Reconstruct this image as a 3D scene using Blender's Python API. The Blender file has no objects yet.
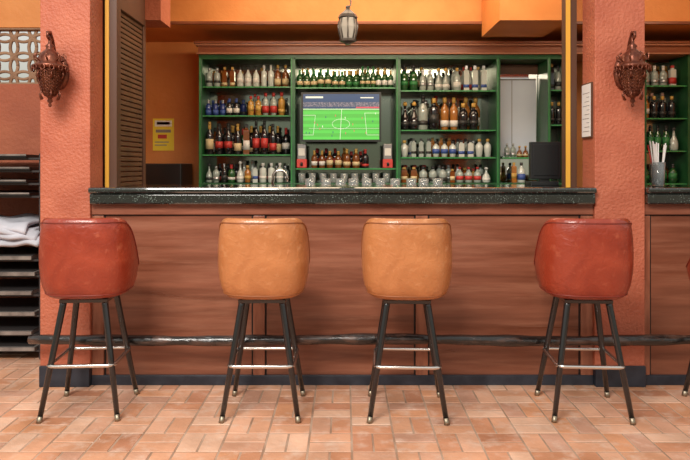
import bpy, bmesh, math, random
from mathutils import Vector, Matrix
random.seed(7)
R=random.random
scene=bpy.context.scene
# ------------------------------------------------------------ materials
M={}
def mat(name,col,rough=0.5,metal=0.0,col2=None,scale=8.0,stretch=(1,1,1),detail=6,bump=0.0,bscale=None,
        coat=0.0,emit=0.0,spec=0.5,lo=0.35,hi=0.65,trans=0.0,rvar=0.0,col3=None,scale3=40,lo3=.58,hi3=.70,dist=0.0,bdist=0.0):
    m=bpy.data.materials.new(name); m.use_nodes=True
    nt=m.node_tree; b=nt.nodes['Principled BSDF']
    b.inputs['Base Color'].default_value=(*col,1); b.inputs['Roughness'].default_value=rough
    b.inputs['Metallic'].default_value=metal
    b.inputs['Specular IOR Level'].default_value=spec
    b.inputs['Coat Weight'].default_value=coat; b.inputs['Coat Roughness'].default_value=0.1
    b.inputs['Transmission Weight'].default_value=trans
    if emit>0:
        b.inputs['Emission Color'].default_value=(*col,1); b.inputs['Emission Strength'].default_value=emit
    tc=nt.nodes.new('ShaderNodeTexCoord'); mp=nt.nodes.new('ShaderNodeMapping')
    mp.inputs['Scale'].default_value=stretch
    nt.links.new(tc.outputs['Object'],mp.inputs['Vector'])
    if col2 is not None or rvar>0:
        n=nt.nodes.new('ShaderNodeTexNoise'); n.inputs['Scale'].default_value=scale; n.inputs['Detail'].default_value=detail
        n.inputs['Distortion'].default_value=dist
        nt.links.new(mp.outputs['Vector'],n.inputs['Vector'])
    if col2 is not None:
        r=nt.nodes.new('ShaderNodeValToRGB')
        r.color_ramp.elements[0].position=lo; r.color_ramp.elements[1].position=hi
        r.color_ramp.elements[0].color=(*col,1); r.color_ramp.elements[1].color=(*col2,1)
        nt.links.new(n.outputs['Fac'],r.inputs['Fac']); out=r.outputs['Color']
        if col3 is not None:
            n3=nt.nodes.new('ShaderNodeTexNoise'); n3.inputs['Scale'].default_value=scale3; n3.inputs['Detail'].default_value=8; n3.inputs['Roughness'].default_value=.65
            nt.links.new(mp.outputs['Vector'],n3.inputs['Vector'])
            q=nt.nodes.new('ShaderNodeMapRange'); q.inputs['From Min'].default_value=lo3; q.inputs['From Max'].default_value=hi3
            nt.links.new(n3.outputs['Fac'],q.inputs['Value'])
            mx=nt.nodes.new('ShaderNodeMix'); mx.data_type='RGBA'; mx.inputs['B'].default_value=(*col3,1)
            nt.links.new(q.outputs['Result'],mx.inputs['Factor']); nt.links.new(out,mx.inputs['A']); out=mx.outputs['Result']
        nt.links.new(out,b.inputs['Base Color'])
    if rvar>0:
        mr=nt.nodes.new('ShaderNodeMapRange'); mr.inputs['From Min'].default_value=.3; mr.inputs['From Max'].default_value=.7
        mr.inputs['To Min'].default_value=rough; mr.inputs['To Max'].default_value=rough+rvar
        nt.links.new(n.outputs['Fac'],mr.inputs['Value']); nt.links.new(mr.outputs['Result'],b.inputs['Roughness'])
    if bump>0:
        n2=nt.nodes.new('ShaderNodeTexNoise'); n2.inputs['Scale'].default_value=bscale or scale*4; n2.inputs['Detail'].default_value=5
        n2.inputs['Distortion'].default_value=bdist
        nt.links.new(mp.outputs['Vector'],n2.inputs['Vector'])
        bp=nt.nodes.new('ShaderNodeBump'); bp.inputs['Strength'].default_value=bump; bp.inputs['Distance'].default_value=0.01
        nt.links.new(n2.outputs['Fac'],bp.inputs['Height']); nt.links.new(bp.outputs['Normal'],b.inputs['Normal'])
    M[name]=m; return m

mat('pillar_paint',(0.45,0.112,0.057),0.55,col2=(0.55,0.158,0.084),scale=5,bump=.8,bscale=60)
mat('red_wall',(0.34,0.088,0.042),0.7,col2=(0.42,0.12,0.056),scale=4,bump=0.6,bscale=40)
mat('orange_wall',(0.58,0.20,0.045),0.6,col2=(0.66,0.25,0.065),scale=3,bump=0.3,bscale=30)
mat('orange_ceiling',(0.50,0.165,0.045),0.7,col2=(0.58,0.2,0.055),scale=3)
mat('panel_wood',(0.155,0.046,0.023),0.27,col2=(0.29,0.098,0.052),scale=2.6,stretch=(.55,1,7.5),detail=14,lo=.30,hi=.70,bump=0.06,bscale=20,rvar=.18,
    col3=(0.37,0.155,0.092),scale3=3.2,lo3=.48,hi3=.85,dist=.35)
mat('panel_strip',(0.25,0.080,0.042),0.32,col2=(0.38,0.14,0.078),scale=6,stretch=(6,1,1),detail=8)
mat('panel_top_strip',(0.21,0.064,0.033),0.4,col2=(0.31,0.105,0.058),scale=6,stretch=(1,1,6),detail=8)
mat('groove',(0.008,0.003,0.002),0.6)
mat('base_blue',(0.012,0.016,0.026),0.4,col2=(0.03,0.036,0.05),scale=12)
mat('rail_black',(0.012,0.009,0.008),0.2,col2=(0.16,0.08,0.055),scale=14,stretch=(.6,2,2),lo=.48,hi=.8,bump=1.0,bscale=18,coat=.6)
mat('leg_black',(0.010,0.009,0.010),0.22,coat=.5)
mat('chrome',(0.70,0.66,0.62),0.22,metal=1.0)
mat('brass',(0.36,0.30,0.22),0.45,metal=1.0)
mat('leather_red',(0.22,0.022,0.009),0.27,col2=(0.35,0.048,0.019),scale=4.5,detail=10,bump=0.42,bscale=26,bdist=1.2,rvar=.16,coat=.35,col3=(0.48,0.12,0.06),scale3=20,lo3=.56,hi3=.85,dist=.6)
mat('leather_orange',(0.40,0.140,0.044),0.30,col2=(0.56,0.220,0.078),scale=4.5,detail=10,bump=0.42,bscale=26,bdist=1.2,rvar=.16,coat=.35,col3=(0.68,0.34,0.165),scale3=20,lo3=.56,hi3=.85,dist=.6)
mat('piping_red',(0.20,0.024,0.012),0.45); mat('piping_orange',(0.30,0.10,0.032),0.45)
mat('grout',(0.33,0.20,0.13),0.9,col2=(0.52,0.36,0.26),scale=6)
tc=[(0.63,0.315,0.18),(0.69,0.375,0.235),(0.57,0.255,0.135),(0.72,0.43,0.285),(0.61,0.32,0.20),(0.50,0.215,0.115),(0.64,0.295,0.15),(0.55,0.29,0.19)]
for i,c in enumerate(tc):
    mat('tile_%d'%i,tuple(x*.84 for x in c),0.38,col2=tuple(min(1,x*1.18+.03) for x in c),scale=3.2,detail=10,bump=0.35,bscale=30,rvar=.25,col3=(.76,.56,.44),scale3=11,lo3=.50,hi3=.80)
mat('shelf_green',(0.010,0.065,0.020),0.35,col2=(0.02,0.105,0.034),scale=10)
mat('shelf_green_edge',(0.05,0.27,0.08),0.25)
mat('mirror_dark',(0.28,0.31,0.27),0.10,metal=1.0)
mat('mirror',(0.85,0.87,0.88),0.04,metal=1.0)
mat('door_white',(0.62,0.68,0.80),0.45,col2=(0.70,0.75,0.85),scale=3)
mat('cornice_wood',(0.17,0.048,0.022),0.3,col2=(0.26,0.085,0.04),scale=5,stretch=(.5,6,6),coat=.4)
mat('cornice_light',(0.38,0.16,0.09),0.35)
mat('shutter_brown',(0.085,0.04,0.02),0.5,col2=(0.13,0.062,0.03),scale=9)
mat('frame_gold',(0.80,0.42,0.05),0.4); mat('frame_dark',(0.10,0.042,0.022),0.5)
mat('black_plastic',(0.012,0.012,0.013),0.35); mat('grey_metal',(0.25,0.24,0.24),0.4,metal=.7)
mat('paper_yellow',(0.85,0.68,0.05),0.6); mat('paper_white',(0.80,0.78,0.76),0.6); mat('ink_blue',(0.05,0.10,0.35),0.6)
mat('ink_red',(0.5,0.04,0.03),0.5); mat('ink_grey',(0.25,0.22,0.22),.6)
mat('cloth_white',(0.50,0.51,0.57),0.9,col2=(0.62,0.62,0.68),scale=9)
mat('copper_dark',(0.11,0.028,0.016),0.33,metal=.6,col2=(0.24,0.075,0.04),scale=30)
mat('amber_glass',(0.30,0.09,0.03),0.2)
mat('lantern_metal',(0.09,0.08,0.075),0.35,metal=.6); mat('lantern_glass',(0.20,0.19,0.18),0.15)
mat('grille_clay',(0.26,0.14,0.08),0.8,col2=(0.38,0.23,0.14),scale=10)
mat('rack_dark',(0.035,0.03,0.03),0.5); mat('tray_grey',(0.34,0.30,0.27),0.35,metal=.3,col2=(.16,.14,.13),scale=12); mat('rack_wood',(0.22,0.11,0.07),.6)
g=mat('granite_black',(0.012,0.014,0.013),0.04,spec=1.0,coat=1.0)
nt=g.node_tree; b=nt.nodes['Principled BSDF']; t=[n for n in nt.nodes if n.type=='TEX_COORD'][0]
v=nt.nodes.new('ShaderNodeTexVoronoi'); v.inputs['Scale'].default_value=105
n=nt.nodes.new('ShaderNodeTexNoise'); n.inputs['Scale'].default_value=34; n.inputs['Detail'].default_value=6
mt=nt.nodes.new('ShaderNodeMath'); mt.operation='SUBTRACT'
nt.links.new(t.outputs['Object'],v.inputs['Vector']); nt.links.new(t.outputs['Object'],n.inputs['Vector'])
nt.links.new(n.outputs['Fac'],mt.inputs[0]); nt.links.new(v.outputs['Distance'],mt.inputs[1])
r=nt.nodes.new('ShaderNodeValToRGB'); r.color_ramp.elements[0].position=.22; r.color_ramp.elements[1].position=.44
r.color_ramp.elements[0].color=(.010,.015,.014,1); r.color_ramp.elements[1].color=(.15,.19,.17,1)
nt.links.new(mt.outputs[0],r.inputs['Fac']); nt.links.new(r.outputs['Color'],b.inputs['Base Color'])
# bottles
mat('b_clear',(0.30,0.34,0.31),0.06,spec=.9); mat('b_clear2',(0.50,0.53,0.49),0.06,spec=.9); mat('b_amber',(0.17,0.05,0.010),0.06,spec=.9)
mat('b_whisky',(0.34,0.13,0.025),0.06,spec=.9)
mat('b_green',(0.015,0.075,0.018),0.06,spec=.9); mat('b_black',(0.010,0.008,0.010),0.06,spec=.9)
mat('b_blue',(0.02,0.035,0.16),0.1); mat('b_gold',(0.40,0.21,0.04),.12); mat('b_red',(0.25,0.02,0.015),.12)
mat('l_white',(0.62,0.60,0.56),.6); mat('l_cream',(0.55,0.43,0.24),.6); mat('l_red',(0.42,0.03,0.025),.5)
mat('l_gold',(0.50,0.30,0.07),.4); mat('l_black',(0.025,0.025,0.025),.4); mat('l_blue',(0.04,0.08,0.28),.5)
mat('l_brown',(0.16,0.07,0.03),.5); mat('l_green',(0.03,0.18,0.05),.5); mat('l_silver',(0.5,0.5,0.52),.3,metal=.8)
mat('tv_green',(0.06,0.34,0.05),.3,emit=.75,col2=(0.07,0.33,0.05),scale=20); mat('tv_green2',(0.07,0.40,0.06),.3,emit=.8)
mat('tv_blue',(0.015,0.04,0.11),.3,emit=.8); mat('tv_white',(0.5,0.55,0.5),.5,emit=.8); mat('tv_pink',(0.45,0.06,0.09),.5,emit=.7)
mat('tv_crowd',(0.05,0.07,0.12),.3,emit=.6,col2=(0.22,0.20,0.26),scale=90,lo=.45,hi=.6)
mat('clear_glass',(0.75,0.8,0.8),.05,trans=.8); mat('straw',(0.85,0.83,0.80),.4); mat('straw_red',(0.7,0.05,0.05),.4)

# ------------------------------------------------------------ mesh builder
class MB:
    def __init__(s): s.v=[];s.f=[];s.m=[];s.mats=[];s.sm=[]
    def mi(s,n):
        if n not in s.mats: s.mats.append(n)
        return s.mats.index(n)
    def face(s,idx,m,sm=False): s.f.append(idx);s.m.append(s.mi(m));s.sm.append(sm)
    def box(s,x0,x1,y0,y1,z0,z1,m):
        b=len(s.v)
        for z in(z0,z1):
            s.v+= [(x0,y0,z),(x1,y0,z),(x1,y1,z),(x0,y1,z)]
        for q in((3,2,1,0),(4,5,6,7),(0,1,5,4),(1,2,6,5),(2,3,7,6),(3,0,4,7)): s.face([b+i for i in q],m)
    def quadxz(s,x0,x1,z0,z1,y,m):
        b=len(s.v); s.v+=[(x0,y,z0),(x1,y,z0),(x1,y,z1),(x0,y,z1)]; s.face([b,b+1,b+2,b+3],m)
    def lathe(s,prof,c,m,n=12,sm=True,mf=None,rot=0.0,sq=1.0):
        b=len(s.v)
        for r,z in prof:
            for i in range(n):
                a=2*math.pi*i/n+rot; s.v.append((c[0]+r*math.cos(a),c[1]+r*sq*math.sin(a),c[2]+z))
        for j in range(len(prof)-1):
            for i in range(n):
                i2=(i+1)%n; s.face([b+j*n+i,b+j*n+i2,b+(j+1)*n+i2,b+(j+1)*n+i],m if mf is None else mf(j),sm)
        s.face([b+i for i in range(n)][::-1],m if mf is None else mf(0)); k=b+(len(prof)-1)*n
        s.face([k+i for i in range(n)],m if mf is None else mf(len(prof)-2))
    def tube(s,pts,r,m,n=8,closed=False):
        P=[Vector(p) for p in pts]; N=len(P); rr=r if isinstance(r,(list,tuple)) else [r]*N
        b=len(s.v); up=None
        for k in range(N):
            if closed: t=(P[(k+1)%N]-P[k-1]).normalized()
            else: t=(P[min(k+1,N-1)]-P[max(k-1,0)]).normalized()
            if up is None: up=t.cross(Vector((0.13,0.31,0.94))) if abs(t.z)<.9 else t.cross(Vector((1,0,0)))
            up=(up-t*up.dot(t)).normalized(); w=t.cross(up)
            for i in range(n):
                a=2*math.pi*i/n; q=P[k]+(up*math.cos(a)+w*math.sin(a))*rr[k]; s.v.append(tuple(q))
        for k in range(N if closed else N-1):
            k2=(k+1)%N
            for i in range(n):
                i2=(i+1)%n; s.face([b+k*n+i,b+k*n+i2,b+k2*n+i2,b+k2*n+i],m,True)
        if not closed:
            s.face([b+i for i in range(n)][::-1],m); s.face([b+(N-1)*n+i for i in range(n)],m)
    def obj(s,name,parent=None,bevel=0,loc=(0,0,0),rotz=0):
        me=bpy.data.meshes.new(name); me.from_pydata(s.v,[],s.f)
        for n in s.mats: me.materials.append(M[n])
        me.polygons.foreach_set('material_index',s.m); me.polygons.foreach_set('use_smooth',s.sm)
        bm=bmesh.new(); bm.from_mesh(me); bmesh.ops.recalc_face_normals(bm,faces=bm.faces); bm.to_mesh(me); bm.free()
        o=bpy.data.objects.new(name,me); scene.collection.objects.link(o)
        o.location=loc; o.rotation_euler[2]=rotz
        if parent: o.parent=parent
        if bevel:
            md=o.modifiers.new('bevel','BEVEL'); md.width=bevel; md.segments=2; md.limit_method='ANGLE'
        return o
def empty(name,loc=(0,0,0),rotz=0):
    e=bpy.data.objects.new(name,None); scene.collection.objects.link(e); e.location=loc; e.rotation_euler[2]=rotz
    e.empty_display_size=.1; return e
def box(name,*a,bevel=0,parent=None):
    b=MB(); b.box(*a); return b.obj(name,parent,bevel)

# ------------------------------------------------------------ floor (basket-weave terracotta tiles)
fb=MB(); fb.box(-4.2,4.4,-1.6,6.8,-0.06,-0.002,'grout')
S=.19; g=.0038
ny=int(6.0/S); nx=int(8.4/S)
for j in range(ny):
    for i in range(nx):
        x=-4.15+i*S; y=-1.4+j*S
        if (i+j)%2: rs=[(x,x+S,y,y+S/2),(x,x+S,y+S/2,y+S)]
        else: rs=[(x,x+S/2,y,y+S),(x+S/2,x+S,y,y+S)]
        for (a,b_,c,d) in rs:
            t='tile_%d'%random.choice([0,0,0,1,1,2,2,3,4,4,5,6,7,7]); h=random.uniform(-.0006,.0006)
            k=len(fb.v); e=.002
            a+=random.uniform(-.001,.001); c+=random.uniform(-.001,.001)
            lo=[(a+g,c+g),(b_-g,c+g),(b_-g,d-g),(a+g,d-g)]; hi=[(a+g+e,c+g+e),(b_-g-e,c+g+e),(b_-g-e,d-g-e),(a+g+e,d-g-e)]
            fb.v+=[(p[0],p[1],-.003) for p in lo]+[(p[0],p[1],0+h) for p in hi]
            fb.face([k+4,k+5,k+6,k+7],t)
            for q in range(4): fb.face([k+q,k+(q+1)%4,k+4+(q+1)%4,k+4+q],t)
fb.obj('floor')

# ------------------------------------------------------------ room shell
PF=3.60
def pillar(x0,x1,name):
    p=empty(name)
    box('shaft',x0,x1,PF,PF+.19,.10,2.95,'pillar_paint',bevel=.004,parent=p)
    box('plinth',x0,x1,PF-.015,PF+.19,0,.115,'base_blue',bevel=.004,parent=p)
pillar(-1.689,-1.412,'pillar'); pillar(1.384,1.661,'pillar')
box('wall_back',-2.15,3.75,6.5,6.6,0,2.95,'orange_wall')
box('wall_left',-2.15,-2.05,4.75,6.5,0,2.95,'orange_wall')
box('wall_right',3.65,3.75,3.6,6.5,0,2.95,'orange_wall')
box('ceiling',-2.15,3.75,3.6,6.6,2.95,3.05,'orange_ceiling')
box('wall_lintel',-1.412,1.384,3.62,3.79,2.42,2.95,'pillar_paint')
box('wall_lintel_right',1.661,3.65,3.62,3.79,2.42,2.95,'pillar_paint')
box('trim_soffit',-2.05,3.65,5.68,6.5,2.455,2.95,'orange_wall')
box('trim_soffit_edge',-2.05,3.65,5.655,5.68,2.452,2.478,'cornice_wood',bevel=.004)
box('trim_beam',1.19,1.72,5.0,5.655,2.34,2.95,'orange_wall')
box('trim_beam_side',-1.80,-1.29,4.55,4.80,2.24,2.95,'red_wall')
w=MB(); y0,y1=4.6,4.7
w.box(-4.2,-1.45,y0,y1,0,1.80,'red_wall'); w.box(-4.2,-1.45,y0,y1,2.20,2.95,'orange_wall')
w.box(-1.70,-1.45,y0,y1,1.80,2.20,'red_wall'); w.box(-4.2,-3.1,y0,y1,1.80,2.20,'red_wall')
w.obj('wall_left_outer')
box('wall_shutter_side',-1.50,-1.45,4.0,4.6,0,2.95,'red_wall')
s=MB(); s.box(-1.45,-1.415,3.88,3.92,1.1,2.9,'frame_dark'); s.box(-1.45,-1.415,4.57,4.62,1.0,2.24,'frame_dark')
z=1.02
while z<2.22:
    s.box(-1.45,-1.425,3.92,4.57,z,z+.026,'shutter_brown'); z+=.033
s.box(-1.45,-1.40,3.92,4.57,2.2,2.9,'frame_dark')
s.obj('roller_shutter',bevel=.004)
for k,(a,b_) in enumerate([(-1.400,-1.335),(1.290,1.355),(1.69,1.75)]):
    p=MB(); p.box(a,b_,3.80,3.87,1.10,2.42,'frame_dark')
    if k==0: p.box(a,a+.022,3.792,3.80,1.10,2.42,'frame_gold')
    else: p.box(a,a+.025,3.792,3.80,1.10,2.42,'frame_gold')
    p.obj('trim_%d'%(k+1))
# pierced clay grille: overlapping circles with petals
gr=MB(); c=.1333
def inside(x,z): return -3.1<=x<=-1.70 and 1.80<=z<=2.20
def arc(cx,cz,rad,r_):
    N=32; run=[]
    for k in range(N+1):
        a=2*math.pi*k/N; p=(cx+rad*math.cos(a),4.65,cz+rad*math.sin(a))
        if inside(p[0],p[2]): run.append(p)
        else:
            if len(run)>1: gr.tube(run,r_,'grille_clay',6)
            run=[]
    if len(run)>1: gr.tube(run,r_,'grille_clay',6)
for i in range(12):
    for j in range(4):
        arc(-3.1+c*i,1.80+c*j,c*.5*math.sqrt(2),.0115)
        if i<11 and j<3:
            arc(-3.1+c*(i+.5),1.80+c*(j+.5),.018,.010)
gr.box(-3.1,-1.7,4.61,4.69,1.80,1.812,'grille_clay'); gr.box(-3.1,-1.7,4.61,4.69,2.188,2.20,'grille_clay')
gr.obj('window_1')
# ------------------------------------------------------------ bar counter
def counter(x0,x1,strips,nm):
    p=empty(nm)
    b=MB(); b.box(x0,x1,3.635,3.72,.0,1.01,'panel_wood'); b.obj('front_panel',p)
    b=MB()
    for (a,c_) in strips:
        b.box(a,c_,3.622,3.636,.055,.943,'panel_strip')
        b.box(a-.010,a-.001,3.632,3.636,.055,.943,'groove'); b.box(c_+.001,c_+.010,3.632,3.636,.055,.943,'groove')
    b.box(x0,x1,3.618,3.636,.950,1.008,'panel_top_strip'); b.box(x0,x1,3.632,3.636,.942,.949,'groove')
    b.obj('battens',p,bevel=.002)
    b=MB(); b.box(x0,x1,3.616,3.636,.0,.055,'base_blue'); b.obj('kick_board',p,bevel=.003)
    b=MB(); b.box(x0+.003,x1-.003,3.574,3.60,1.008,1.070,'granite_black')
    b.box(x0+.001,x1-.001,3.558,3.60,1.070,1.102,'granite_black'); b.box(x0+.003,x1-.003,3.60,4.15,1.06,1.102,'granite_black')
    b.obj('granite_top',p,bevel=.010)
counter(-1.411,1.383,[(-1.411,-1.345),(-.512,-.448),(.395,.462),(1.315,1.383)],'bar_counter')
counter(1.662,3.6,[(1.662,1.70),(2.5,2.56)],'side_bar_counter')
fr=empty('foot_rail'); b=MB(); pts=[];rr=[]
x=-1.70
while x<3.4:
    pts.append((x,3.507+.003*math.sin(x*5),.282+.005*math.sin(x*3.1+1))); rr.append(.028+.003*math.sin(x*9)+.002*math.sin(x*23)); x+=.06
b.tube(pts,rr,'rail_black',12); b.obj('rail',fr)
b=MB()
for xx in(-1.2,-.48,.43,1.25,2.5):
    b.tube([(xx,3.507,.282),(xx,3.56,.26),(xx,3.621,.255)],.012,'leg_black',8)
b.obj('brackets',fr)

# ------------------------------------------------------------ bar stools
def lerp(k,d):
    if d<=k[0][0]: return k[0][1]
    for (a0,v0),(a1,v1) in zip(k,k[1:]):
        if d<=a1:
            t=(d-a0)/(a1-a0); return v0+(v1-v0)*t
    return k[-1][1]
def smooth(k,d):
    return sum(lerp(k,d+o) for o in(-6,-4,-2,0,2,4,6))/7
KT=[(-20,.974),(48,.973),(62,.967),(71,.950),(78,.920),(86,.868),(96,.80),(108,.745),(125,.712),(150,.697),(200,.693)]
KR=[(.585,.182),(.60,.197),(.63,.210),(.68,.220),(.74,.224),(.80,.224),(.87,.220),(.93,.213),(.98,.204)]
def seat_top(th): return smooth(KT,math.degrees(abs(th)))
def Rz(z): return lerp(KR,z)
def foot(th):
    c_,s_=abs(math.cos(th)),abs(math.sin(th)); e=2.8
    return (c_**e+s_**e)**(-1/e)
def stool(x,y,kind,rot=0):
    root=empty('bar_stool',(x,y,0),rot)
    L='leather_'+kind; b=MB(); n=84
    cols=[]
    for i in range(n):
        th=-math.pi+2*math.pi*i/n; zt=seat_top(th); f=foot(th)
        prof=[(.10,.580),(.150,.578),(.172,.581),(.186,.589)]
        z0=.602
        for q in range(11):
            z=z0+(zt-.022-z0)*q/10; prof.append((Rz(z),z))
        R0=Rz(zt); prof+=[(R0-.002,zt-.010),(R0-.008,zt-.003),(R0-.018,zt),(R0-.030,zt-.005),(R0-.038,zt-.02)]
        for q in range(1,6):
            z=(zt-.02)+(.675-(zt-.02))*q/5; prof.append((Rz(z)-.040-.016*q/5,z))
        prof+=[(.150,.705),(.125,.722),(.07,.732)]
        cols.append([(r_*f*math.sin(th),-r_*f*math.cos(th)*.96-(max(0,z-.7)*.10*max(0,math.cos(th))),z) for r_,z in prof])
    m=len(cols[0])
    for c_ in cols: b.v+=c_
    for i in range(n):
        i2=(i+1)%n
        for j in range(m-1): b.face([i*m+j,i2*m+j,i2*m+j+1,i*m+j+1],L,True)
    b.face([i*m for i in range(n)],L,True); b.face([i*m+m-1 for i in range(n)][::-1],L,True)
    b.obj('seat',root)
    b=MB(); pts=[]
    for i in range(n):
        px,py,pz=cols[i][14]; pts.append((px*1.004,py*1.004,pz))
    b.tube(pts,.0030,'piping_'+kind,6,True)
    pts=[cols[i][4] for i in range(n)]
    b.tube(pts,.0035,'piping_'+kind,6,True); b.obj('piping',root)
    b=MB(); b.box(-.115,.115,-.115,.115,.553,.571,'leg_black'); b.lathe([(.07,0),(.07,.012),(.10,.014),(.10,.018)],(0,0,.563),'leg_black',20)
    b.obj('swivel_plate',root,bevel=.004)
    T=.098; F=.183
    k=0
    for sx in(-1,1):
        for sy in(-1,1):
            k+=1; b=MB(); P=lambda z:(sx*(F+(T-F)*z/.56),sy*(F+(T-F)*z/.56),z)
            b.tube([P(.562),P(.54),P(.3),P(.03)],[.0165,.0165,.0150,.0125],'leg_black',12)
            b.tube([P(.030),P(.010),P(.001)],[.0135,.013,.0145],'brass',12); b.obj('leg_%d'%k,root)
    h=F+(T-F)*.258/.56+.013; rc=.03; pts=[]
    for (cx,cy,a0) in((h-rc,h-rc,0),(-h+rc,h-rc,90),(-h+rc,-h+rc,180),(h-rc,-h+rc,270)):
        for q in range(6):
            a=math.radians(a0+q*18); pts.append((cx+rc*math.cos(a),cy+rc*math.sin(a),.258))
    b=MB(); b.tube(pts,.0095,'chrome',8,True); b.obj('foot_ring',root)
stool(-1.285,3.285,'red',math.radians(4)); stool(-.405,3.275,'orange',0)
stool(.308,3.262,'orange',math.radians(-3)); stool(1.192,3.268,'red',math.radians(-4)); stool(1.985,3.27,'red')

# ------------------------------------------------------------ back bar
bb=empty('back_bar_cabinet')
b=MB()
b.box(-1.34,1.44,6.30,6.33,1.04,2.22,'mirror_dark'); b.box(1.86,2.10,6.30,6.33,1.04,2.22,'mirror_dark'); b.obj('mirror_back',bb)
b=MB()
for xx,wd in((-1.325,.03),(-.478,.045),(.488,.045),(1.405,.035),(1.87,.03),(2.07,.03)):
    b.box(xx-wd/2,xx+wd/2,5.95,6.30,1.04,2.21,'shelf_green')
    b.box(xx-wd/2+.008,xx-wd/2+.016,5.944,5.951,1.04,2.21,'shelf_green_edge')
b.box(-1.34,2.08,5.95,6.30,2.195,2.235,'shelf_green'); b.box(-1.34,2.08,5.93,6.32,1.02,1.06,'shelf_green')
b.obj('frame',bb,bevel=.003)
b=MB()
LS=[1.950,1.685,1.325]; CS=[1.942,1.198]; RS=[1.915,1.551,1.30]; XS=[1.92,1.60]
def shelf(x0,x1,z):
    b.box(x0,x1,5.98,6.30,z-.015,z-.001,'shelf_green'); b.box(x0,x1,5.974,5.981,z-.013,z-.004,'shelf_green_edge')
for z in LS: shelf(-1.31,-.50,z)
for z in CS: shelf(-.455,.465,z)
for z in RS: shelf(.511,1.387,z)
for z in XS: shelf(1.885,2.055,z)
b.obj('shelves',bb)
b=MB(); b.box(1.44,1.85,6.26,6.295,1.08,2.18,'mirror'); b.box(1.425,1.46,6.24,6.295,1.06,2.19,'frame_dark'); b.box(1.44,1.85,6.24,6.295,2.10,2.19,'frame_dark')
b.box(1.46,1.85,6.05,6.25,1.285,1.297,'shelf_green_edge')
b.box(1.49,1.835,6.245,6.258,1.31,2.04,'door_white'); b.box(1.60,1.606,6.243,6.246,1.31,2.04,'grey_metal'); b.box(1.49,1.835,6.243,6.25,2.04,2.055,'grey_metal'); b.obj('wall_mirror',bb)
b=MB(); b.box(-1.34,3.6,5.92,6.34,2.245,2.31,'cornice_wood'); b.box(-1.36,3.6,5.89,6.34,2.31,2.325,'cornice_light'); b.box(-1.35,3.6,5.905,6.34,2.235,2.248,'cornice_light'); b.box(-1.37,3.6,5.88,6.36,2.325,2.35,'cornice_wood')
b.obj('cornice',bb,bevel=.004)
b=MB(); b.box(-2.02,3.6,5.92,6.36,0,.98,'frame_dark'); b.box(-2.03,3.6,5.88,6.40,.98,1.02,'granite_black'); b.obj('base_cabinet',bb)
b=MB()
b.box(2.72,3.60,6.30,6.33,1.04,2.22,'mirror_dark')
for xx in(2.74,3.16,3.58): b.box(xx-.02,xx+.02,5.95,6.30,1.02,2.235,'shelf_green')
b.obj('frame_side',bb)
b=MB(); 
for z in(1.96,1.66,1.36,1.06): shelf(2.76,3.56,z)
b.obj('shelves_side',bb)
box('beverage_fridge',-1.98,-1.50,5.95,6.40,1.02,1.24,'black_plastic',bevel=.01)

def bottle(b,x,y,z,h,r,glass,label,cap,kind,l0,l1):
    if kind==0: pr=[(.9,0),(1,.02),(1,.56),(.85,.66),(.42,.75),(.34,.80),(.34,.90),(.40,.905),(.40,1.0),(.3,1.0)]
    elif kind==1: pr=[(.9,0),(1,.02),(1,.50),(.9,.62),(.5,.72),(.32,.80),(.32,.86),(.38,.865),(.38,1.0),(.3,1.0)]
    elif kind==3: pr=[(.7,0),(.8,.02),(1,.45),(1.0,.62),(.7,.72),(.38,.78),(.34,.84),(.46,.845),(.46,1.0),(.4,1.0)]
    elif kind==4: pr=[(.9,0),(1.12,.06),(1.15,.30),(.9,.48),(.45,.60),(.32,.74),(.32,.86),(.5,.865),(.55,.93),(.3,1.0)]
    elif kind==5: pr=[(.95,0),(1,.03),(1.0,.74),(.98,.80),(.5,.83),(.42,.85),(.42,.88),(.5,.885),(.5,1.0),(.4,1.0)]
    else: pr=[(.85,0),(1,.03),(1.0,.66),(.92,.72),(.38,.76),(.34,.80),(.34,.84),(.46,.845),(.46,1.0),(.4,1.0)]
    n=10; rot=0
    if kind==2: n=8; rot=math.pi/8
    if kind==5: n=4; rot=math.pi/4
    prof=[(a*r,c_*h) for a,c_ in pr]
    b.lathe(prof,(x,y,z),glass,n,mf=lambda j:cap if j>=6 else glass,rot=rot,sm=(kind!=5))
    if kind==0: b.lathe([(r*.40,.76*h),(r*.37,.90*h)],(x,y,z),cap,n)
    if label and kind!=4: b.lathe([(r*1.02,l0*h),(r*1.02,l1*h)],(x,y,z),label,n,rot=rot)
    if label and kind==4: b.lathe([(r*1.15,.14*h),(r*1.16,.28*h)],(x,y,z),label,n,rot=rot)
def row(b,x0,x1,z,h,r,types,gap=1.12,yy=6.06,rows=2,runmax=3,hole=.15):
    for ry in range(rows):
        x=x0+r+(r*.6 if ry else 0); run=0
        while x<x1-r:
            if run<=0:
                gl,la,ca,kd=random.choice(types)
                if kd in(1,2) and hole>0: kd=random.choice([1,2,kd,4,5,3])
                hh=h*random.uniform(.72,1.04);rf=random.uniform(.78,1.08);l0=random.uniform(.08,.25);l1=l0+random.uniform(.12,.32);run=random.randint(1,runmax)
                if random.random()<hole: x+=r*random.uniform(.8,2.2)
                if x>x1-r*rf: break
            bottle(b,x,yy+ry*.12+random.uniform(-.012,.012)*(hole>0),z,hh,r*rf,gl,la,ca,kd,l0,l1); x+=2*r*rf*gap+.003; run-=1
T1=[('b_clear2','l_white','l_black',1),('b_clear','l_black','l_silver',2),('b_amber','l_cream','l_gold',1),('b_whisky','l_black','l_black',2),('b_whisky','l_cream','l_gold',1),('b_clear2',None,'l_white',1)]
T2=[('b_amber','l_cream','l_gold',2),('b_clear','l_red','l_red',1),('b_whisky','l_brown','l_black',1),('b_gold','l_gold','l_red',2)]
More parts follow.
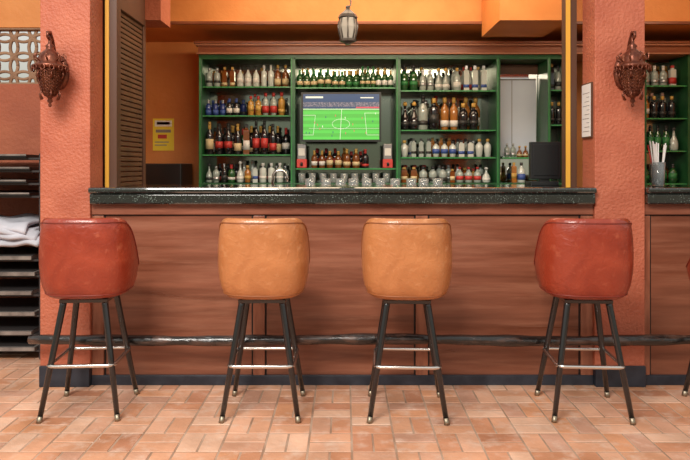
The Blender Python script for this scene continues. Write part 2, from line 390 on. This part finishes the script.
TW=[('b_black','l_white','l_red',0),('b_black','l_red','l_black',0),('b_black','l_cream','l_gold',0),('b_green','l_white','l_red',0),('b_black','l_black','l_silver',0),('b_amber','l_white','l_black',1)]
TR=[('b_clear2','l_blue','l_silver',1),('b_clear','l_white','l_gold',1),('b_green','l_cream','l_gold',1),('b_clear','l_silver','l_white',0),('b_clear2','l_red','l_red',1),('b_green','l_green','l_black',0),('b_clear2',None,'l_black',1)]
TB=[('b_black','l_black','l_gold',2),('b_amber','l_brown','l_black',3),('b_whisky','l_red','l_red',2),('b_clear2','l_white','l_silver',1),('b_clear','l_black','l_black',0),('b_black','l_gold','l_black',1),('b_whisky','l_white','l_gold',3),('b_green','l_black','l_gold',1),('b_clear','l_blue','l_silver',2)]
TS=[('b_clear2','l_white','l_white',2),('b_clear','l_silver','l_silver',3),('b_clear2',None,'l_gold',3),('b_clear','l_black','l_black',2),('b_whisky','l_gold','l_gold',2),('b_clear2','l_blue','l_black',1)]
B=MB()
row(B,-1.30,-.51,1.950,.20,.034,T1)
row(B,-1.30,-.92,1.685,.20,.029,[('b_blue','l_blue','l_silver',0),('b_blue','l_black','l_blue',2),('b_black','l_white','l_blue',0)])
row(B,-.91,-.51,1.685,.21,.034,T2)
row(B,-1.30,-.51,1.325,.32,.040,TW,runmax=2)
row(B,-1.30,-.51,1.062,.21,.034,TW+TS)
B.obj('liquor_bottles')
B=MB()
row(B,-.45,.46,1.942,.20,.029,[('b_green','l_white','l_gold',0),('b_green','l_green','l_gold',0),('b_green','l_cream','l_green',0)],gap=1.04,hole=0)
row(B,-.32,.24,1.198,.21,.034,[('b_amber','l_white','l_gold',0),('b_black','l_red','l_red',0),('b_amber','l_cream','l_gold',0)],gap=1.2,hole=0)
B.obj('liquor_bottles')
B=MB()
row(B,.515,1.38,1.915,.26,.036,TR)
row(B,.515,1.38,1.551,.33,.045,TB,gap=1.04,runmax=2)
row(B,.515,1.38,1.30,.18,.037,TS)
row(B,.515,1.38,1.062,.17,.036,TS+T2)
row(B,1.48,1.75,1.062,.19,.034,TS,rows=1); row(B,1.50,1.84,1.298,.15,.028,TS+T1,rows=1,yy=6.14)
row(B,1.89,2.05,1.92,.25,.034,TB,rows=1)
row(B,1.89,2.05,1.60,.25,.034,TB,rows=1)
B.obj('liquor_bottles')
B=MB()
for z,h in((1.96,.22),(1.66,.24),(1.36,.25),(1.06,.24)):
    row(B,2.77,3.13,z,h,.036,TR+TB); row(B,3.19,3.55,z,h,.036,TS+TB)
B.obj('liquor_bottles')
# television
tv=MB(); tv.box(-.40,.33,5.93,5.97,1.44,1.89,'black_plastic'); tv.box(-.1,.03,5.97,6.30,1.58,1.72,'black_plastic')
tv.quadxz(-.382,.312,1.458,1.74,5.929,'tv_green'); tv.quadxz(-.382,.312,1.74,1.873,5.929,'tv_crowd'); tv.quadxz(-.382,.312,1.80,1.873,5.9288,'tv_blue')
for i in range(5): z=1.458+i*.058; tv.quadxz(-.382,.312,z,z+.026,5.9285,'tv_green2')
def tvline(x0,z0,x1,z1,w,m='tv_white'):
    d=Vector((x1-x0,z1-z0)).normalized(); px,pz=-d.y*w/2,d.x*w/2; b_=len(tv.v)
    tv.v+=[(x0+px,5.928,z0+pz),(x0-px,5.928,z0-pz),(x1-px,5.928,z1-pz),(x1+px,5.928,z1+pz)]; tv.face([b_,b_+1,b_+2,b_+3],m)
tvline(-.382,1.735,.312,1.735,.005); tvline(-.045,1.458,-.03,1.735,.004); tvline(-.33,1.56,.312,1.56,.002)
tvline(.20,1.50,.18,1.70,.003); tvline(.20,1.50,.312,1.50,.003); tvline(.18,1.70,.312,1.70,.003)
tvline(-.382,1.68,-.27,1.68,.003); tvline(-.27,1.68,-.29,1.50,.003); tvline(-.382,1.50,-.29,1.50,.003)
for k in range(20):
    a0=2*math.pi*k/20; a1=2*math.pi*(k+1)/20; tvline(-.037+.08*math.cos(a0),1.6+.045*math.sin(a0),-.037+.08*math.cos(a1),1.6+.045*math.sin(a1),.003)
for a in [(-.36,-.20,1.835,1.852),(.14,.26,1.835,1.845)]: tv.quadxz(*a,5.928,'tv_white')
tv.quadxz(-.382,.10,1.745,1.757,5.928,'tv_blue'); tv.quadxz(.10,.312,1.745,1.757,5.928,'tv_pink')
for k in range(18): x=-.36+R()*.65; z=1.47+R()*.23; tv.quadxz(x,x+.006,z,z+.017,5.9275,random.choice(['tv_white','tv_pink','tv_blue']))
tv.obj('television')
gl=MB()
for k in range(9):
    x=-.40+k*.098; gl.lathe([(.026,0),(.03,.005),(.034,.09),(.030,.09),(.026,.01)],(x,6.02,1.061),'clear_glass',12)
gl.obj('drinking_glasses')
for x in(-.40,.395):
    d=MB(); d.box(x-.045,x+.045,5.99,6.12,1.20,1.28,'ink_red'); d.box(x-.04,x+.04,6.0,6.11,1.28,1.42,'grey_metal'); d.box(x-.03,x+.03,5.992,6.0,1.31,1.38,'l_white'); d.lathe([(.012,0),(.012,.03)],(x,5.98,1.22),'black_plastic',8); d.obj('drink_dispenser',bevel=.008)
p=MB(); p.box(1.14,1.325,3.99,4.03,1.14,1.368,'black_plastic'); p.box(1.13,1.30,3.95,4.09,1.102,1.125,'black_plastic'); p.box(1.20,1.26,4.0,4.03,1.11,1.2,'black_plastic'); p.box(1.155,1.31,3.985,3.991,1.16,1.355,'black_plastic'); p.obj('cash_register_screen',bevel=.005)
sink=MB(); sink.box(-1.3,1.2,4.25,4.75,.0,.90,'grey_metal'); sink.box(-1.32,1.22,4.23,4.77,.90,.93,'grey_metal')
sink.obj('under_counter_sink')
t=MB(); pts=[(-.5,4.5,.93),(-.5,4.5,1.14)]+[(-.5+.05-.05*math.cos(a),4.5,1.14+.05*math.sin(a)) for a in [math.pi*k/8 for k in range(1,9)]]+[(-.4,4.5,1.11)]
t.tube(pts,.009,'chrome',8); t.obj('sink_tap')
g2=MB()
for k in range(10):
    x=-.25+k*.10+R()*.02; g2.lathe([(.03,0),(.034,.004),(.036,.10),(.033,.10),(.028,.01)],(x,4.60,1.03),'clear_glass',12)
g2.box(-.32,.78,4.52,4.68,1.0,1.03,'grey_metal'); g2.box(-.30,-.27,4.55,4.65,.93,1.0,'grey_metal'); g2.box(.73,.76,4.55,4.65,.93,1.0,'grey_metal'); g2.obj('glass_rack')
st=MB(); st.lathe([(.028,0),(.034,.004),(.040,.14),(.037,.14),(.030,.01)],(1.83,3.80,1.102),'clear_glass',16)
for k in range(14):
    a=R()*6.28; d=.012+R()*.008; e=.03+R()*.03
    st.tube([(1.83+d*math.cos(a),3.8+d*math.sin(a),1.115),(1.83+e*math.cos(a),3.8+e*math.sin(a),1.34+R()*.03)],.0035,random.choice(['straw','straw','straw_red']),6)
st.obj('straw_holder')
p=MB(); p.box(-1.92,-1.71,6.494,6.50,1.37,1.69,'paper_yellow'); 
for a in [(-1.90,-1.73,1.61,1.67,'paper_white'),(-1.88,-1.75,1.63,1.655,'ink_red'),(-1.89,-1.74,1.55,1.58,'ink_grey'),(-1.87,-1.78,1.49,1.53,'ink_red'),(-1.90,-1.76,1.45,1.46,'ink_grey'),(-1.90,-1.78,1.42,1.43,'ink_grey')]: p.box(a[0],a[1],6.492,6.495,a[2],a[3],a[4])
p.obj('wall_poster')
p=MB(); p.box(1.372,1.384,3.625,3.765,1.38,1.69,'frame_dark'); p.box(1.370,1.373,3.630,3.760,1.387,1.683,'paper_white')
for k in range(10): p.box(1.369,1.3705,3.645,3.745-.03*(k%3),1.415+k*.024,1.418+k*.024,'ink_grey')
p.obj('framed_notice')
# ------------------------------------------------------------ wall sconces
def sconce(x,name='wall_sconce'):
    root=empty(name,(x,3.47,1.535))
    b=MB()
    b.tube([(0,.128,.24),(0,.10,.245),(0,.06,.29),(0,.03,.36),(0,0,.40),(0,-.025,.395),(0,-.03,.37),(0,-.012,.36)],[.014,.012,.010,.010,.010,.009,.007,.006],'copper_dark',8)
    b.tube([(0,.12,.16),(0,.09,.10),(0,.05,.13),(0,.03,.19)],.008,'copper_dark',8)
    b.lathe([(.0,0),(.05,.0),(.05,.012),(.03,.018),(0.001,.02)],(0,0,0),'copper_dark',16)
    nb=16*5
    for i in range(len(b.v)-nb,len(b.v)):
        vx,vy,vz=b.v[i]; b.v[i]=(vx,.128-vz,.20+vy*1.9)
    b.lathe([(.004,0),(.010,.012),(.005,.02),(.016,.032),(.008,.044),(.020,.056),(.026,.066)],(0,0,0),'copper_dark',12)
    b.lathe([(.060,.20),(.086,.208),(.09,.220),(.070,.230),(.058,.245),(.060,.262),(.048,.285),(.026,.302),(.018,.315),(.024,.325),(.010,.34),(.008,.36),(.004,.385)],(0,0,0),'copper_dark',16)
    for k in range(12):
        a=2*math.pi*k/12
        ct=(.088*math.cos(a),.088*math.sin(a),.203)
        b.tube([(ct[0]+.012*math.cos(q)*-math.sin(a),ct[1]+.012*math.cos(q)*math.cos(a),ct[2]+.014*math.sin(q)) for q in [2*math.pi*i/8 for i in range(8)]],.0035,'copper_dark',5,True)
    for k in range(8):
        a=2*math.pi*k/8+.2
        b.tube([(.055*math.cos(a),.055*math.sin(a),.24),(.078*math.cos(a),.078*math.sin(a),.255),(.080*math.cos(a),.080*math.sin(a),.275),(.066*math.cos(a),.066*math.sin(a),.285)],.0045,'copper_dark',5)
    for k in range(6):
        a=2*math.pi*k/6
        b.tube([(.045*math.cos(a),.045*math.sin(a),.095),(.056*math.cos(a),.056*math.sin(a),.065),(.044*math.cos(a),.044*math.sin(a),.04)],[.004,.004,.007],'copper_dark',5)
        b.tube([(.062*math.cos(a),.062*math.sin(a),.20),(.073*math.cos(a),.073*math.sin(a),.17),(.062*math.cos(a),.062*math.sin(a),.15)],[.004,.004,.007],'copper_dark',5)
    b.obj('bracket_and_crown',root)
    b=MB(); b.lathe([(.020,.062),(.034,.085),(.046,.115),(.052,.155),(.055,.19),(.055,.205)],(0,0,0),'amber_glass',20); b.obj('amber_shade',root)
    b=MB(); b.lathe([(.025,.060),(.033,.072),(.042,.088),(.048,.105),(.053,.122),(.057,.14),(.060,.158),(.062,.175),(.063,.19),(.063,.205)],(0,0,0),'copper_dark',16)
    o=b.obj('filigree_cage',root)
    bm=bmesh.new(); bm.from_mesh(o.data); bmesh.ops.poke(bm,faces=[f for f in bm.faces if len(f.verts)==4]); bm.to_mesh(o.data); bm.free()
    md=o.modifiers.new('w','WIREFRAME'); md.thickness=.006; md.use_even_offset=False
sconce(-1.575); sconce(1.535)
root=empty('hanging_lantern',(.02,4.5,2.06))
b=MB(); b.tube([(0,0,.32),(0,0,.89)],.006,'lantern_metal',8)
b.tube([(.0,0,.32),(.022,0,.30),(.018,0,.27),(0,0,.26)],.005,'lantern_metal',6)
b.lathe([(.008,.27),(.018,.26),(.012,.25),(.026,.235),(.060,.205),(.070,.185),(.055,.18)],(0,0,0),'lantern_metal',8,sm=False)
b.lathe([(.02,0),(.03,.01),(.056,.02),(.060,.035),(.05,.04)],(0,0,0),'lantern_metal',8,sm=False)
for k in range(8):
    a=2*math.pi*k/8; b.tube([(.05*math.cos(a),.05*math.sin(a),.035),(.068*math.cos(a),.068*math.sin(a),.12),(.058*math.cos(a),.058*math.sin(a),.185)],.005,'lantern_metal',6)
b.obj('lantern_frame',root)
b=MB(); b.lathe([(.045,.035),(.062,.12),(.052,.185)],(0,0,0),'lantern_glass',8,sm=False); b.obj('lantern_glass',root)
# ------------------------------------------------------------ tray rack on the left
rk=empty('tray_rack')
b=MB()
for xx in(-2.62,-1.93):
    for yy in(4.10,4.52): b.box(xx,xx+.03,yy,yy+.03,0,1.30,'rack_dark')
b.obj('uprights',rk)
b=MB()
for i,z in enumerate((.05,.15,.27,.40,.52,.62)): 
    b.box(-2.62,-1.90,4.09,4.55,z,z+.012,'rack_dark'); b.box(-2.60,-1.94-.02*(i%2),4.06,4.5,z+.014,z+.036,'tray_grey'); b.box(-2.58,-1.96,4.08,4.48,z+.036,z+.04,'rack_dark')
b.box(-2.62,-1.90,4.09,4.55,.72,.745,'rack_wood')
for i,z in enumerate((1.02,1.10,1.18,1.26)): 
    b.box(-2.62,-1.90,4.09,4.55,z,z+.012,'rack_dark'); b.box(-2.55,-1.97-.02*(i%2),4.06,4.5,z+.014,z+.032,'black_plastic'); b.box(-2.55,-1.97-.02*(i%2),4.053,4.062,z+.024,z+.034,'tray_grey')
b.obj('trays',rk)
b=MB(); nx_,ny_=40,20
for layer,(zb,x1_) in enumerate(((.775,-1.90),(.815,-1.93),(.85,-1.95),(.885,-1.98))):
    k0=len(b.v)
    for j in range(ny_+1):
        for i in range(nx_+1):
            u=i/nx_; v_=j/ny_; x=-2.58+u*(x1_+2.58)+.01*math.sin(v_*9+layer); y=4.03+v_*.44+.012*math.sin(u*11+layer*2)
            z=zb+.010*math.sin(u*9+v_*4+layer)+.006*math.sin(u*23-v_*7)-.10*max(0,u-.75)*(layer>1)
            if v_<.12: z-=(.12-v_)*.35
            b.v.append((x,y,z))
    for j in range(ny_):
        for i in range(nx_): k=k0+j*(nx_+1)+i; b.face([k,k+1,k+nx_+2,k+nx_+1],'cloth_white',True)
o=b.obj('folded_cloth',rk); md=o.modifiers.new('s','SOLIDIFY'); md.thickness=.024; md.offset=-1

# ------------------------------------------------------------ lights
wd=bpy.data.worlds.new('sky'); scene.world=wd; wd.use_nodes=True; nt=wd.node_tree
bg=nt.nodes['Background']; tcn=nt.nodes.new('ShaderNodeTexCoord'); sp=nt.nodes.new('ShaderNodeSeparateXYZ'); rp=nt.nodes.new('ShaderNodeValToRGB')
mr=nt.nodes.new('ShaderNodeMapRange'); mr.inputs['From Min'].default_value=-1; mr.inputs['From Max'].default_value=1
nt.links.new(tcn.outputs['Generated'],sp.inputs[0]); nt.links.new(sp.outputs['Z'],mr.inputs['Value']); nt.links.new(mr.outputs['Result'],rp.inputs['Fac']); nt.links.new(rp.outputs['Color'],bg.inputs['Color'])
e=rp.color_ramp.elements; e[0].position=.47; e[0].color=(.36,.28,.20,1); e[1].position=.60; e[1].color=(1.0,.97,.92,1)
x_=rp.color_ramp.elements.new(.52); x_.color=(.42,.45,.32,1)
bg.inputs['Strength'].default_value=.80
def area(name,loc,target,sx,sy,pw,col):
    l=bpy.data.lights.new(name,'AREA'); l.shape='RECTANGLE'; l.size=sx; l.size_y=sy; l.energy=pw; l.color=col
    o=bpy.data.objects.new(name,l); scene.collection.objects.link(o); o.location=loc
    o.rotation_euler=(Vector(target)-Vector(loc)).to_track_quat('-Z','Y').to_euler(); return o
area('daylight',(-1.6,-0.6,4.2),(0,3.6,.4),2.2,1.4,290,(1,.95,.87))
area('bar_fill',(0.3,5.0,2.9),(.3,5.4,0),2.6,.8,38,(1,.80,.55))  # added overhead fill to brighten the bar interior, no fixture there
area('bar_fill_front',(0.3,3.95,2.38),(.2,6.2,1.6),2.2,.2,30,(1,.84,.62))  # unseen fill behind the lintel, added to light the bottle shelves
area('bar_fill_side',(2.7,4.8,2.9),(2.8,5.8,0.6),1.2,.6,18,(1,.80,.55))  # added fill for the side bay bottles, not an actual lamp
# ------------------------------------------------------------ camera
cd=bpy.data.cameras.new('camera'); cam=bpy.data.objects.new('camera',cd); scene.collection.objects.link(cam)
cam.location=(0,0,1.226); cam.rotation_euler=(math.pi/2,0,0); cd.sensor_width=36; cd.lens=650/690*36; cd.shift_y=-65/690
scene.camera=cam
scene.view_settings.view_transform='Standard'
scene.view_settings.exposure=0.0
